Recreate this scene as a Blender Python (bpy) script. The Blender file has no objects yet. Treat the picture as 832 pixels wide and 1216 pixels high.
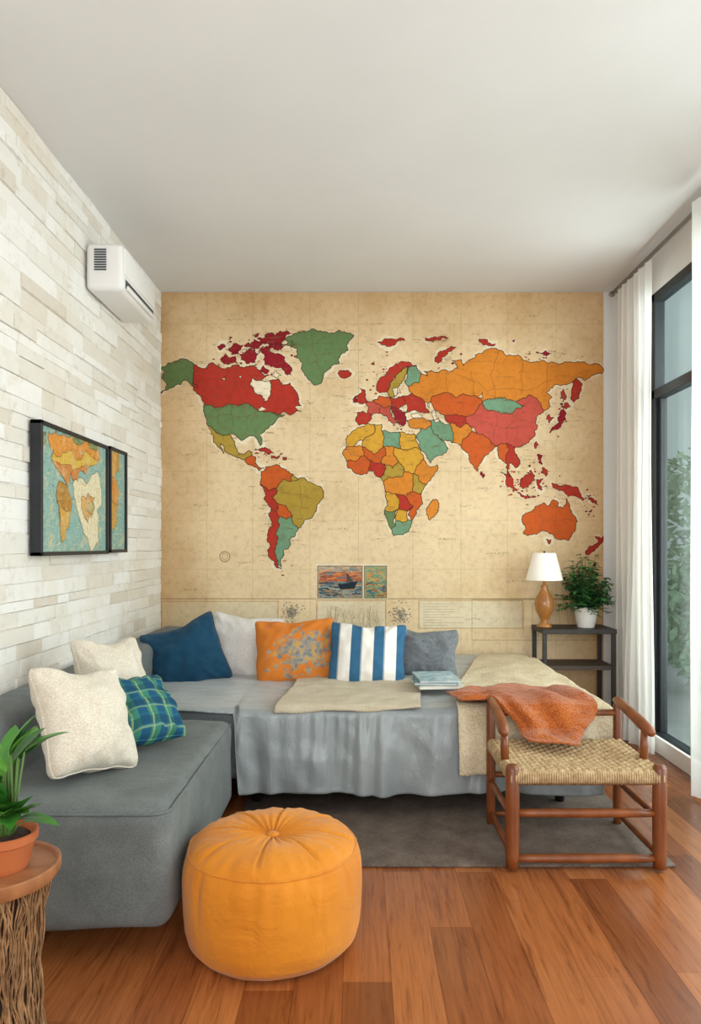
import bpy, bmesh, math, random
from mathutils import Vector, Euler, Matrix, noise
from mathutils.geometry import delaunay_2d_cdt
R=random.Random(7)
F=850.0; VX=425.0; VY=648.0; H=1.15; D=4.6
def P(px,py,d): return Vector(((px-VX)*d/F, d, H-(py-VY)*d/F))
def C(h,a=1.0):
    h=h.lstrip('#'); o=[]
    for i in (0,2,4):
        c=int(h[i:i+2],16)/255
        o.append(c/12.92 if c<=.04045 else ((c+.055)/1.055)**2.4)
    return (*o,a)
scene=bpy.context.scene
COL=scene.collection
# ---------------------------------------------------------------- materials
class NT:
    def __init__(s,name):
        s.m=bpy.data.materials.new(name); s.m.use_nodes=True; s.t=s.m.node_tree
        s.b=s.t.nodes['Principled BSDF']; s.out=s.t.nodes['Material Output']
    def n(s,typ,**k):
        nd=s.t.nodes.new(typ)
        for a,b in k.items(): setattr(nd,a,b)
        return nd
    def l(s,a,b): s.t.links.new(a,b)
    def mix(s,fac,a,b,mode='MIX'):
        nd=s.n('ShaderNodeMix',data_type='RGBA',blend_type=mode)
        for i,v in ((0,fac),(6,a),(7,b)):
            if isinstance(v,(int,float,tuple)): nd.inputs[i].default_value=v
            else: s.l(v,nd.inputs[i])
        return nd.outputs[2]
    def math(s,op,a,b=None,c=None):
        nd=s.n('ShaderNodeMath',operation=op)
        for i,v in enumerate((a,b,c)):
            if v is None: continue
            if isinstance(v,(int,float)): nd.inputs[i].default_value=v
            else: s.l(v,nd.inputs[i])
        return nd.outputs[0]
    def coords(s,scale=(1,1,1),kind='Object',rot=(0,0,0),loc=(0,0,0)):
        tc=s.n('ShaderNodeTexCoord'); mp=s.n('ShaderNodeMapping')
        mp.inputs['Scale'].default_value=scale; mp.inputs['Rotation'].default_value=rot; mp.inputs['Location'].default_value=loc
        s.l(tc.outputs[kind],mp.inputs[0]); return mp.outputs[0]
    def noise(s,vec,scale,detail=4,rough=.55,dist=0):
        nd=s.n('ShaderNodeTexNoise'); nd.inputs['Scale'].default_value=scale
        nd.inputs['Detail'].default_value=detail; nd.inputs['Roughness'].default_value=rough
        nd.inputs['Distortion'].default_value=dist
        s.l(vec,nd.inputs['Vector']); return nd.outputs['Fac']
    def ramp(s,fac,stops,interp='LINEAR'):
        nd=s.n('ShaderNodeValToRGB'); cr=nd.color_ramp; cr.interpolation=interp
        while len(cr.elements)<len(stops): cr.elements.new(.5)
        for e,(p,c) in zip(cr.elements,stops): e.position=p; e.color=c
        s.l(fac,nd.inputs[0]); return nd.outputs[0]
    def bump(s,hgt,strength=.3,dist=.01):
        nd=s.n('ShaderNodeBump'); nd.inputs['Strength'].default_value=abs(strength); nd.inputs['Distance'].default_value=dist
        nd.invert=strength<0
        s.l(hgt,nd.inputs['Height']); s.l(nd.outputs[0],s.b.inputs['Normal'])
    def base(s,v,rough=.6,metal=0,spec=.5):
        if isinstance(v,tuple): s.b.inputs['Base Color'].default_value=v
        else: s.l(v,s.b.inputs['Base Color'])
        s.b.inputs['Roughness'].default_value=rough; s.b.inputs['Metallic'].default_value=metal
        s.b.inputs['Specular IOR Level'].default_value=spec
def M(name,c1,c2=None,rough=.7,ns=6,bs=120,bump=.15,bd=.004,metal=0,scale=(1,1,1),spec=.4):
    t=NT(name); v=t.coords(scale)
    c1=C(c1) if isinstance(c1,str) else c1
    c2=C(c2) if isinstance(c2,str) else (c2 or tuple(x*.8 for x in c1[:3])+(1,))
    t.base(t.ramp(t.noise(v,ns,5),[(.3,c2),(.7,c1)]),rough,metal,spec)
    if bump: t.bump(t.noise(v,bs,3),bump,bd)
    return t.m
def fabric(name,c1,c2=None,ws=260,bump=.35,ns=7,rough=.9):
    t=NT(name); v=t.coords()
    c1=C(c1); c2=C(c2) if c2 else tuple(x*.82 for x in c1[:3])+(1,)
    w=[]
    for d in ('X','Z'):
        wv=t.n('ShaderNodeTexWave',bands_direction=d); wv.inputs['Scale'].default_value=ws; wv.inputs['Distortion'].default_value=1.5
        t.l(v,wv.inputs[0]); w.append(wv.outputs['Fac'])
    ad=t.math('ADD',w[0],w[1])
    col=t.ramp(t.noise(v,ns,6,.65),[(.3,c2),(.7,c1)])
    fine=t.ramp(t.noise(v,220,2),[(.35,(.78,.78,.78,1)),(.65,(1.03,1.03,1.03,1))])
    t.base(t.mix(1.0,col,fine,'MULTIPLY'),rough,0,.2)
    t.bump(ad,bump,.0015)
    t.b.inputs['Sheen Weight'].default_value=.12
    return t.m
# ---------------------------------------------------------------- mesh builder
class B:
    def __init__(s): s.v=[]; s.f=[]; s.mi=[]; s.c=[]
    def add(s,v,f,mi=0,col=None):
        o=len(s.v); s.v+= [Vector(x) for x in v]
        for q in f: s.f.append(tuple(o+i for i in q)); s.mi.append(mi); s.c.append(col)
    def box(s,x0,x1,y0,y1,z0,z1,mi=0):
        v=[(x,y,z) for x in (x0,x1) for y in (y0,y1) for z in (z0,z1)]
        s.add(v,[(0,1,3,2),(4,6,7,5),(0,4,5,1),(2,3,7,6),(0,2,6,4),(1,5,7,3)],mi)
    def rbox(s,x0,x1,y0,y1,z0,z1,r=.02,seg=4,mi=0,fn=None,cuts=0):
        bm=bmesh.new(); bmesh.ops.create_cube(bm,size=1)
        for v in bm.verts: v.co=Vector(((x0+x1)/2+v.co.x*(x1-x0),(y0+y1)/2+v.co.y*(y1-y0),(z0+z1)/2+v.co.z*(z1-z0)))
        bmesh.ops.bevel(bm,geom=bm.edges[:],offset=r,segments=seg,profile=.5,affect='EDGES')
        if cuts: bmesh.ops.subdivide_edges(bm,edges=[e for e in bm.edges if e.calc_length()>r*2],cuts=cuts,use_grid_fill=True)
        bm.verts.index_update()
        vs=[v.co.copy() for v in bm.verts]
        if fn: vs=[fn(v) for v in vs]
        s.add(vs,[tuple(v.index for v in f.verts) for f in bm.faces],mi); bm.free()
    def tube(s,pts,r,seg=8,closed=False,mi=0):
        pts=[Vector(p) for p in pts]; n=len(pts)
        rs=r if isinstance(r,(list,tuple)) else [r]*n
        vs=[]; prev=None
        for i,p in enumerate(pts):
            if closed: t=pts[(i+1)%n]-pts[i-1]
            else: t=pts[min(i+1,n-1)]-pts[max(i-1,0)]
            t.normalize()
            if prev is None:
                a=Vector((0,0,1)) if abs(t.z)<.9 else Vector((1,0,0)); u=t.cross(a).normalized()
            else: u=(prev-t*prev.dot(t)).normalized()
            prev=u; w=t.cross(u)
            for k in range(seg):
                an=2*math.pi*k/seg; vs.append(p+(u*math.cos(an)+w*math.sin(an))*rs[i])
        fs=[]
        for i in range(n if closed else n-1):
            j=(i+1)%n
            for k in range(seg): fs.append((i*seg+k,i*seg+(k+1)%seg,j*seg+(k+1)%seg,j*seg+k))
        if not closed: fs+= [tuple(range(seg))[::-1],tuple((n-1)*seg+k for k in range(seg))]
        s.add(vs,fs,mi)
    def lathe(s,prof,cx,cy,seg=40,mi=0,rf=None):
        vs=[];fs=[]
        for r,z in prof:
            for k in range(seg):
                a=2*math.pi*k/seg; rr=r*(rf(a,r,z) if rf else 1)
                vs.append((cx+rr*math.cos(a),cy+rr*math.sin(a),z))
        for i in range(len(prof)-1):
            for k in range(seg): fs.append((i*seg+k,i*seg+(k+1)%seg,(i+1)*seg+(k+1)%seg,(i+1)*seg+k))
        fs+= [tuple(range(seg))[::-1],tuple((len(prof)-1)*seg+k for k in range(seg))]
        s.add(vs,fs,mi)
    def surf(s,nu,nv,f,mi=0):
        vs=[f(i/(nu-1),j/(nv-1)) for j in range(nv) for i in range(nu)]
        fs=[(j*nu+i,j*nu+i+1,(j+1)*nu+i+1,(j+1)*nu+i) for j in range(nv-1) for i in range(nu-1)]
        s.add(vs,fs,mi)
    def make(s,name,mats,parent=None,smooth=True,origin=None,label=None,cat=None,kind=None,group=None,solid=0,bevel=0,rot=None,angle=None):
        if origin is None:
            xs=[v.x for v in s.v]; ys=[v.y for v in s.v]; zs=[v.z for v in s.v]
            origin=Vector(((min(xs)+max(xs))/2,(min(ys)+max(ys))/2,min(zs)))
        origin=Vector(origin)
        me=bpy.data.meshes.new(name); me.from_pydata([v-origin for v in s.v],[],s.f); 
        for m in (mats if isinstance(mats,list) else [mats]): me.materials.append(m)
        me.polygons.foreach_set('material_index',s.mi)
        me.polygons.foreach_set('use_smooth',[smooth]*len(s.f))
        if any(c is not None for c in s.c):
            ca=me.color_attributes.new('Col','FLOAT_COLOR','CORNER')
            for p,c in zip(me.polygons,s.c):
                for li in p.loop_indices: ca.data[li].color=c
        me.update()
        bm=bmesh.new(); bm.from_mesh(me)
        if not any(c is not None for c in s.c): bmesh.ops.recalc_face_normals(bm,faces=bm.faces)
        bm.to_mesh(me); bm.free()
        o=bpy.data.objects.new(name,me); COL.objects.link(o)
        if parent: o.parent=parent; o.location=origin-parent.location
        else: o.location=origin
        tag(o,label,cat,kind,group)
        if solid:
            m=o.modifiers.new('thickness','SOLIDIFY'); m.thickness=solid; m.offset=0
        if bevel:
            m=o.modifiers.new('bevel','BEVEL'); m.width=bevel; m.segments=2; m.limit_method='ANGLE'
        if angle and smooth:
            try: me.set_sharp_from_angle(angle=math.radians(angle))
            except Exception: pass
        return o
def tag(o,label=None,cat=None,kind=None,group=None):
    if label: o['label']=label
    if cat: o['category']=cat
    if kind: o['kind']=kind
    if group: o['group']=group
def empty(name,loc,label,cat,group=None):
    o=bpy.data.objects.new(name,None); o.empty_display_size=.1; COL.objects.link(o); o.location=Vector(loc)
    tag(o,label,cat,None,group); return o
def NZ(x,y,z,s=1): return noise.noise(Vector((x*s,y*s,z*s)))
def sm(a,b,x):
    t=max(0,min(1,(x-a)/(b-a))); return t*t*(3-2*t)
# ================================================================ ROOM
XL=-1.27; XR=1.676; ZC=2.78; Y0=-1.2; WT=.075
t=NT('whitewashed_stone'); v=t.coords()
geo=t.n('ShaderNodeNewGeometry')
c=t.ramp(geo.outputs['Random Per Island'],[(0,C('#dcd3c6')),(.08,C('#e6dfd4')),(.3,C('#ece8e0')),(.7,C('#f2efea')),(1,C('#f6f4f0'))])
c=t.mix(1.0,c,t.ramp(t.noise(v,16,10,.8),[(.32,(.80,.76,.71,1)),(.46,(1,1,1,1))]),'MULTIPLY')
c=t.mix(t.ramp(t.noise(t.coords((1,1,1.3)),1.3,8,.7),[(.5,(0,0,0,1)),(.72,(.6,.6,.6,1))]),c,C('#dccbb1'))
t.base(c,.9,0,.2); t.bump(t.noise(v,30,9,.75),.7,.012)
stone=t.m
b=B(); b.box(XL-.15,XL-.001,Y0,D,0,ZC)
z=0
while z<ZC-.01:
    h=R.choice([.038,.05,.058,.066,.078]); z1=min(z+h,ZC)
    y=Y0-R.random()*.3
    while y<D:
        L=R.uniform(.12,.42); ya=max(y,Y0); yb=min(y+L,D)
        if yb-ya>.01:
            e=R.choice([.002,.003,.004,.006,.010]); g=.0006
            sk=R.uniform(-.002,.002)
            X=XL+e; q=.004
            j=[R.uniform(-.0035,.0035) for _ in range(4)]
            vs=[(XL-.001,ya+g,z+g),(XL-.001,yb-g,z+g),(XL-.001,yb-g,z1-g),(XL-.001,ya+g,z1-g),
                (X+sk,ya+g+q*.5,z+g+q*.5+j[0]),(X-sk,yb-g-q*.5,z+g+q*.5+j[1]),(X-sk*.5,yb-g-q*.5,z1-g-q*.5+j[2]),(X+sk,ya+g+q*.5,z1-g-q*.5+j[3])]
            b.add(vs,[(4,5,6,7),(0,1,5,4),(1,2,6,5),(2,3,7,6),(3,0,4,7)])
        y+=L
    z=z1
b.make('wall_left',stone,smooth=False,kind='structure',label='whitewashed split stone brick wall')
white=M('wall_paint','#e4e2df','#dddbd8',.85,2,200,.05)
ceilm=M('ceiling_paint','#dddcdb','#d7d6d5',.9,1.5,150,.05)
b=B(); b.box(XL-.15,XR+WT,D,D+.12,0,ZC); b.make('wall_back',white,smooth=False,kind='structure',label='off-white plaster wall behind the mural')
b=B(); b.box(XL-.15,XR+WT,Y0,D+.12,ZC,ZC+.1); b.make('ceiling',ceilm,smooth=False,kind='structure',label='plain pale grey ceiling')
WY0,WY1,WZ0,WZ1=1.1,4.1,.05,2.58
b=B()
b.box(XR,XR+WT,WY1,D,0,ZC); b.box(XR,XR+WT,Y0,WY0,0,ZC); b.box(XR,XR+WT,WY0,WY1,WZ1,ZC); b.box(XR,XR+WT,WY0,WY1,0,WZ0)
b.make('wall_right',white,smooth=False,kind='structure',label='off-white wall around the large window')
b=B(); b.box(XR-.02,XR,2.0,D-.001,.0,.09); b.make('baseboard_right',M('trim_white','#f2f0ec','#eceae6',.5),smooth=False,kind='structure',bevel=.004,label='low white baseboard below the window')
t=NT('warm_wood_planks'); v=t.coords((14,1.1,1)); geo=t.n('ShaderNodeNewGeometry')
c=t.ramp(geo.outputs['Random Per Island'],[(0,C('#784324')),(.25,C('#90532d')),(.6,C('#a06036')),(1,C('#b07040'))])
g=t.ramp(t.noise(v,2.6,10,.68,1.4),[(.32,(.55,.46,.4,1)),(.47,(.92,.88,.85,1)),(.7,(1.1,1.1,1.07,1))])
g2=t.ramp(t.noise(t.coords((60,2.2,1)),2.0,4,.6),[(.35,(.84,.81,.78,1)),(.6,(1,1,1,1))])
t.base(t.mix(1.0,t.mix(1.0,c,g,'MULTIPLY'),g2,'MULTIPLY'),.22,0,.6); t.bump(t.noise(v,6,6),.10,.003)
b=B(); b.box(XL-.15,XR+WT,Y0,D,-.08,-.012)
x=XL-.05
while x<XR+.02:
    w=.128; y=Y0-R.random()
    while y<D:
        L=R.uniform(.7,1.5); ya=max(y,Y0);yb=min(y+L,D)
        if yb-ya>.005: b.box(max(x,XL-.02)+.0004,min(x+w,XR+.05)-.0004,ya+.0004,yb-.0004,-.012,0)
        y+=L
    x+=w
b.make('floor',t.m,smooth=False,kind='structure',label='glossy warm honey-brown wooden plank floor')
# ---------------------------------------------------------------- window
blk=M('black_frame','#23282c','#1b1f22',.45,5,60,.03)
b=B(); fx0,fx1=XR+.0,XR+.06
def bar(y0,y1,z0,z1,a=fx0,c=fx1): b.box(a,c,y0,y1,z0,z1)
bar(WY1-.05,WY1,WZ0,WZ1); bar(WY0,WY0+.05,WZ0,WZ1); bar(WY0,WY1,WZ0,WZ0+.05); bar(WY0,WY1,WZ1-.05,WZ1); bar(WY0,WY1,1.98,2.035)
for yy in (3.32,2.2): bar(yy,yy+.06,WZ0,WZ1)
bar(WY1-.085,WY1-.055,WZ0+.05,1.98,fx0+.02,fx1)
win=b.make('window_1',blk,smooth=False,kind='structure',bevel=.004,label='tall black-framed sliding window with transom')
t=NT('window_glass'); 
tr=t.n('ShaderNodeBsdfTransparent'); tr.inputs[0].default_value=(.86,.93,.93,1)
gl=t.n('ShaderNodeBsdfGlossy'); gl.inputs['Roughness'].default_value=.03
mx=t.n('ShaderNodeMixShader'); mx.inputs[0].default_value=.10
t.l(tr.outputs[0],mx.inputs[1]); t.l(gl.outputs[0],mx.inputs[2]); t.l(mx.outputs[0],t.out.inputs[0])
b=B(); b.box(XR+.03,XR+.034,WY0+.04,WY1-.04,WZ0+.04,WZ1-.04)
b.make('window_pane',t.m,parent=win,smooth=False)
b=B(); b.box(XR+.2,12,-3,16,-.3,-.1); b.make('terrace_ground',M('terrace_stone','#a3a6a2','#939692',.8,4),smooth=False,label='pale grey stone terrace outside the window',cat='terrace')
e=empty('backdrop_building',(7,13.5,-.1),'invented pale grey-green building added as a backdrop to tone the window view','building')  # building added as backdrop so the window view does not blow out
b=B(); b.box(3.4,12,9.0,15,-.1,9.0); b.make('facade',M('render_pale','#cfdad8','#c2cecc',.85,.8,20,.1),parent=e,smooth=False)
gm=M('dark_glass','#a3b3b4','#93a4a8',.2)
for k in range(3):
    for j in range(3):
        b=B(); b.box(4.5+k*2.3,5.6+k*2.3,8.94,9.05,.8+j*2.7,2.6+j*2.7); b.make('facade_window',gm,parent=e,smooth=False)
bushm=M('hedge_leaves','#9dba94','#6d9070',.8,18,60,.4)
for k,(bx,by,br,bh) in enumerate([(3.0,6.0,.42,1.3),(3.6,7.6,.6,2.3)]):
    b=B()
    for i in range(1300):
        a=R.random()*6.283; ph=math.acos(R.uniform(-1,1)); rr=R.uniform(.7,1)
        p=Vector((bx+br*rr*math.sin(ph)*math.cos(a),by+br*rr*math.sin(ph)*math.sin(a),-.1+bh/2+bh/2*rr*math.cos(ph)))
        d1=Vector((R.uniform(-1,1),R.uniform(-1,1),R.uniform(-.6,1))).normalized()*.08
        d2=d1.cross(Vector((R.random(),R.random(),1))).normalized()*.035
        b.add([p-d1,p+d2,p+d1,p-d2],[(0,1,2,3)])
    b.make('garden_shrub',bushm,smooth=False,label='leafy green shrub on the terrace outside the window',cat='shrub',group='terrace shrubs')
# ================================================================ MURAL
mur=B()
S_=F/D
def mp(px,py,o): return Vector(((px-VX)/S_, D-.003-o, H-(py-VY)/S_))
def frac(p,q,amp=.2,minlen=1.5):
    L=math.hypot(p[0]-q[0],p[1]-q[1])
    if L<minlen: return [p]
    a,c=(p,q) if p<=q else (q,p)
    r=random.Random(hash((round(a[0]*7),round(a[1]*7),round(c[0]*7),round(c[1]*7)))&0xffffff).uniform(-1,1)
    nx,ny=(c[1]-a[1]),-(c[0]-a[0])
    m=((p[0]+q[0])/2+nx*r*amp,(p[1]+q[1])/2+ny*r*amp)
    return frac(p,m,amp,minlen)+frac(m,q,amp,minlen)
def poly(bd,pts,col,off,mpf,sc=1.0):
    vs2,_,fs2,*_r=delaunay_2d_cdt([Vector((x*sc,y*sc)) for x,y in pts],[],[list(range(len(pts)))],1,1e-5)
    v=[mpf(q[0]/sc,q[1]/sc,off) for q in vs2]
    if fs2: bd.add(v,[tuple(f) for f in fs2],0,col)
def line(bd,pts,w,col,off,mpf,closed=False):
    # mitred ribbon so that no two quads lie on top of each other
    q=[pts[0]]
    for p in pts[1:]:
        if math.hypot(p[0]-q[-1][0],p[1]-q[-1][1])>w*.12: q.append(p)
    if closed and len(q)>2 and math.hypot(q[0][0]-q[-1][0],q[0][1]-q[-1][1])<w*.12: q.pop()
    n=len(q)
    if n<2: return
    vs=[]
    for i in range(n):
        a=q[i-1] if (closed or i>0) else None; c=q[(i+1)%n] if (closed or i<n-1) else None
        p=q[i]; d1=d2=None
        if a: L=math.hypot(p[0]-a[0],p[1]-a[1]) or 1; d1=((p[0]-a[0])/L,(p[1]-a[1])/L)
        if c: L=math.hypot(c[0]-p[0],c[1]-p[1]) or 1; d2=((c[0]-p[0])/L,(c[1]-p[1])/L)
        if not d1: d1=d2
        if not d2: d2=d1
        tx,ty=d1[0]+d2[0],d1[1]+d2[1]; L=math.hypot(tx,ty)
        if L<.2: tx,ty,L=d1[0],d1[1],1
        tx/=L; ty/=L
        cs=max(.6,tx*d1[0]+ty*d1[1]); h=w/2/cs
        vs+= [mpf(p[0]-ty*h,p[1]+tx*h,off),mpf(p[0]+ty*h,p[1]-tx*h,off)]
    fs=[(2*i,2*i+1,2*((i+1)%n)+1,2*((i+1)%n)) for i in range(n if closed else n-1)]
    bd.add(vs,fs,0,col)
SEA=C('#e9d2ad'); INK=C('#573524'); MAR=C('#6c1d20'); HALO=C('#f2e6cc')
mx0,mx1,my0,my1=190.6,716,347.2,862
mur.add([mp(mx0,my0,0),mp(mx1,my0,0),mp(mx1,my1,0),mp(mx0,my1,0)],[(0,1,2,3)],0,SEA)
idx=[0]
COAST=[]; 
def clampx(pp): return [(min(max(x,mx0+.3),mx1-.1),y) for x,y in pp]
def land(pts,col,ink=INK,w=.75,amp=.2):
    idx[0]+=1; pp=[]
    n=len(pts)
    for i in range(n): pp+=frac(tuple(map(float,pts[i])),tuple(map(float,pts[(i+1)%n])),amp,1.3)
    pp=clampx(pp)
    A=sum(pts[i][0]*pts[(i+1)%n][1]-pts[(i+1)%n][0]*pts[i][1] for i in range(n)); sg=1 if A>0 else -1
    m=len(pp); hp=[]
    for i in range(m):
        a=pp[(i-3)%m]; c=pp[(i+3)%m]; tx,ty=c[0]-a[0],c[1]-a[1]; L=math.hypot(tx,ty) or 1
        k=max(.2,1.5+2.4*NZ(pp[i][0]*.06,pp[i][1]*.06,3)*2+R.uniform(-.7,.7))
        hp.append((pp[i][0]+ty/L*k*sg,pp[i][1]-tx/L*k*sg))
    hp=clampx(hp)
    poly(mur,hp,HALO,.0003+idx[0]*.000002,mp)
    poly(mur,pp,C(col) if isinstance(col,str) else col,.0008+idx[0]*.00001,mp)
    line(mur,pp,w,ink,.0024+idx[0]*.000003,mp,True)
    COAST.append(pp)
GRN='#6b8a5c'; RED='#b83a2e'; DRED='#97222d'; ORG='#db8a34'; YEL='#d8a53c'; OLV='#b59a42'; PNK='#c9584c'; TEAL='#78a184'; OR2='#cf612c'
land([(190,437),(200,431),(209,429),(230,432),(229,455),(236,461),(228,459),(219,452),(208,458),(200,463),(190.8,467),(199,457),(192,449),(196,443)],GRN)
land([(230,432),(243,438),(254,432),(262,437),(276,434),(290,437),(303,435),(309,440),(318,446),(309,452),(300,449),(297,457),(302,466),(311,470),(314,478),(319,472),(322,462),(320,452),(330,450),(336,458),(344,455),(350,463),(354,472),(358,482),(350,484),(358,489),(347,492),(338,489),(330,494),(322,490),(312,489),(300,482),(290,480),(243,480),(238,470),(229,455)],RED)
land([(243,480),(290,480),(300,482),(312,489),(322,490),(330,492),(338,493),(328,499),(322,505),(315,511),(308,516),(311,527),(309,530),(304,520),(296,518),(286,523),(272,516),(258,514),(247,506),(243,493)],GRN)
land([(247,506),(258,514),(272,516),(279,525),(282,536),(290,540),(296,535),(299,541),(291,546),(280,543),(268,537),(262,527),(266,539),(258,530),(253,517)],OLV)
land([(291,546),(299,541),(304,545),(304,551),(310,556),(314,556),(308,559),(300,553)],OR2)
for q in ([(302,534),(312,532),(324,538),(315,537)],[(322,541),(332,541),(329,545),(322,544)],[(336,543),(340,543),(340,546),(336,546)]): land(q,RED,MAR)
for q in ([(262,428),(268,420),(280,424),(282,432),(272,433)],[(268,415),(277,408),(288,410),(284,417)],[(284,420),(298,414),(306,420),(303,430),(292,432),(286,428)],[(290,410),(302,403),(312,406),(308,413),(298,412)],
          [(308,416),(318,412),(326,420),(338,424),(344,434),(346,446),(338,444),(332,437),(322,436),(314,428)],[(305,402),(318,396),(334,394),(345,396),(338,404),(324,410),(314,409)],[(318,412),(330,407),(338,411),(330,417)],[(312,434),(320,440),(314,444),(308,440)],[(258,412),(264,409),(268,412),(262,416)],[(276,420),(282,417),(283,421)],[(300,398),(308,396),(306,400)],[(346,404),(350,410),(345,414)]):
    land(q,DRED,MAR,.6,.28)
land([(338,402),(352,396),(375,392),(385,394),(402,392),(420,398),(414,406),(413,416),(404,422),(403,431),(392,438),(384,446),(379,456),(372,457),(365,450),(360,442),(359,431),(350,424),(353,415),(345,411),(336,410),(342,406)],GRN)
land([(401,444),(405,440),(412,440),(417,443),(411,449),(404,448)],RED,MAR)
land([(310,560),(316,554),(325,553),(338,557),(348,563),(356,568),(345,572),(335,570),(328,580),(318,583),(309,575)],OR2)
land([(348,563),(356,568),(368,573),(382,580),(384,588),(376,600),(373,611),(361,618),(354,628),(348,622),(347,612),(340,601),(330,598),(324,592),(328,580),(335,570),(345,572)],OLV)
land([(309,575),(318,583),(328,580),(324,592),(330,598),(327,607),(322,604),(314,594)],RED)
land([(330,598),(340,601),(347,612),(340,617),(331,613),(327,607)],OR2)
land([(322,604),(327,607),(331,613),(329,630),(327,650),(329,664),(335,676),(328,674),(322,664),(320,645),(323,625)],RED)
land([(331,613),(340,617),(347,612),(348,622),(354,628),(350,637),(343,641),(345,647),(337,653),(336,662),(333,668),(335,674),(329,664),(327,650),(329,630)],TEAL)
land([(424,508),(436,503),(444,504),(443,516),(431,523),(420,530),(411,531),(410,522),(416,516)],YEL)
land([(444,504),(453,504),(453,512),(455,530),(444,540),(430,531),(431,523),(443,516)],YEL)
land([(453,512),(462,514),(474,513),(475,533),(468,531),(455,530)],TEAL)
land([(474,513),(482,516),(491,515),(494,524),(499,533),(475,533)],YEL)
land([(411,531),(420,530),(430,531),(432,541),(422,548),(411,547),(407,540)],ORG)
land([(411,547),(422,548),(432,541),(438,546),(438,559),(430,564),(420,561),(412,554)],OR2)
land([(430,531),(444,540),(455,530),(458,541),(452,549),(438,546),(432,541)],OR2)
land([(438,546),(452,549),(457,552),(456,561),(450,567),(444,560),(438,559)],RED)
land([(455,530),(468,531),(473,548),(466,556),(457,552),(452,549),(458,541)],ORG)
land([(468,531),(475,533),(499,533),(503,544),(496,552),(492,562),(480,560),(473,548)],YEL)
land([(503,544),(508,553),(519,552),(514,566),(506,575),(498,572),(492,562),(496,552)],ORG)
land([(456,561),(457,552),(466,556),(473,548),(480,560),(476,566),(462,567),(455,572),(450,567)],OLV)
land([(462,567),(476,566),(480,560),(492,562),(490,572),(489,584),(482,590),(470,586),(457,584),(455,572)],ORG)
land([(492,562),(498,572),(506,575),(500,586),(489,584),(490,572)],OLV)
land([(489,584),(500,586),(502,598),(494,606),(489,618),(484,612),(490,601),(482,590)],OR2)
land([(457,584),(470,586),(474,594),(472,605),(457,605),(460,595)],YEL)
land([(470,586),(482,590),(490,601),(484,607),(472,605),(474,594)],RED)
land([(457,605),(472,605),(470,624),(464,628),(459,616)],GRN)
land([(472,605),(484,607),(484,617),(477,621),(470,618)],YEL)
land([(470,618),(477,621),(484,617),(489,618),(486,628),(478,635),(467,636),(464,628),(470,624)],TEAL)
land([(517,593),(521,598),(516,612),(510,618),(506,611),(509,600)],ORG)
land([(424,490),(437,491),(441,494),(436,503),(427,505),(422,500)],RED)
land([(434,479),(443,476),(452,482),(451,491),(441,494),(437,491),(438,484)],PNK)
land([(443,476),(451,470),(462,472),(464,483),(452,482)],OR2)
land([(462,472),(478,470),(482,480),(473,486),(464,483)],RED)
land([(478,470),(490,468),(504,478),(510,490),(500,490),(492,487),(482,490),(482,480)],RED)
land([(451,491),(452,482),(464,483),(463,489),(468,497),(473,503),(467,503),(459,494)],PNK)
land([(464,483),(473,486),(482,490),(482,497),(478,506),(472,501),(468,493)],DRED)
land([(482,499),(494,496),(509,499),(512,506),(500,509),(486,507)],ORG)
land([(425,478),(424,471),(430,466),(427,461),(433,463),(434,470),(438,477),(430,480)],RED,MAR)
land([(419,474),(424,470),(424,477),(419,478)],DRED,MAR)
land([(447,462),(449,452),(458,444),(468,434),(482,430),(494,434),(484,436),(474,442),(466,452),(460,465),(452,467)],RED,MAR,.6,.24)
land([(460,465),(466,452),(474,442),(484,436),(480,450),(474,458),(472,466),(465,472)],OLV)
land([(484,436),(494,434),(499,443),(497,455),(485,459),(480,452)],TEAL)
land([(499,443),(508,447),(503,441),(512,440),(518,443),(528,439),(537,441),(543,436),(538,429),(547,427),(550,435),(556,428),(566,421),(578,415),(592,416),(600,422),(618,424),(627,430),(642,428),(660,432),(680,431),(700,433),(716,438),(714,444),(702,446),(694,452),(684,449),(672,457),(658,457),(648,466),(655,472),(652,484),(645,488),(640,478),(626,470),(612,477),(600,473),(585,474),(573,477),(560,470),(540,472),(528,466),(514,470),(510,478),(504,478),(490,468),(485,459),(497,455)],ORG)
land([(684,450),(690,455),(688,466),(681,478),(678,465),(680,455)],RED,MAR)
land([(510,478),(514,470),(528,466),(540,472),(560,470),(573,477),(566,487),(552,495),(540,492),(528,494),(518,488)],OR2)
land([(573,477),(585,474),(600,473),(612,477),(622,482),(608,491),(594,492),(580,488)],TEAL)
land([(566,487),(573,477),(580,488),(594,492),(608,491),(622,482),(612,477),(626,470),(640,478),(645,488),(636,496),(638,506),(635,518),(624,528),(612,531),(600,527),(590,530),(578,520),(566,515),(556,504),(552,495)],PNK)
land([(528,494),(540,492),(552,495),(556,504),(545,508),(534,503)],RED)
land([(512,506),(509,499),(520,497),(534,503),(538,514),(536,526),(522,521),(514,515)],TEAL)
land([(534,503),(545,508),(556,504),(560,512),(549,522),(546,529),(536,526),(538,514)],ORG)
land([(493,517),(500,509),(512,506),(514,515),(522,521),(529,528),(532,533),(524,541),(511,550),(506,541),(498,527)],TEAL)
land([(546,529),(549,522),(560,512),(566,515),(578,520),(590,530),(584,535),(576,541),(569,551),(567,560),(561,552),(556,538)],OR2)
land([(571,560),(575,563),(573,568),(570,564)],DRED,MAR)
land([(590,530),(600,527),(604,535),(600,543),(602,552),(597,548),(591,540)],OR2)
land([(600,543),(604,535),(600,527),(612,531),(611,538),(617,547),(612,556),(606,549),(603,556),(607,566),(603,566),(600,555),(602,552)],RED)
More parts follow.
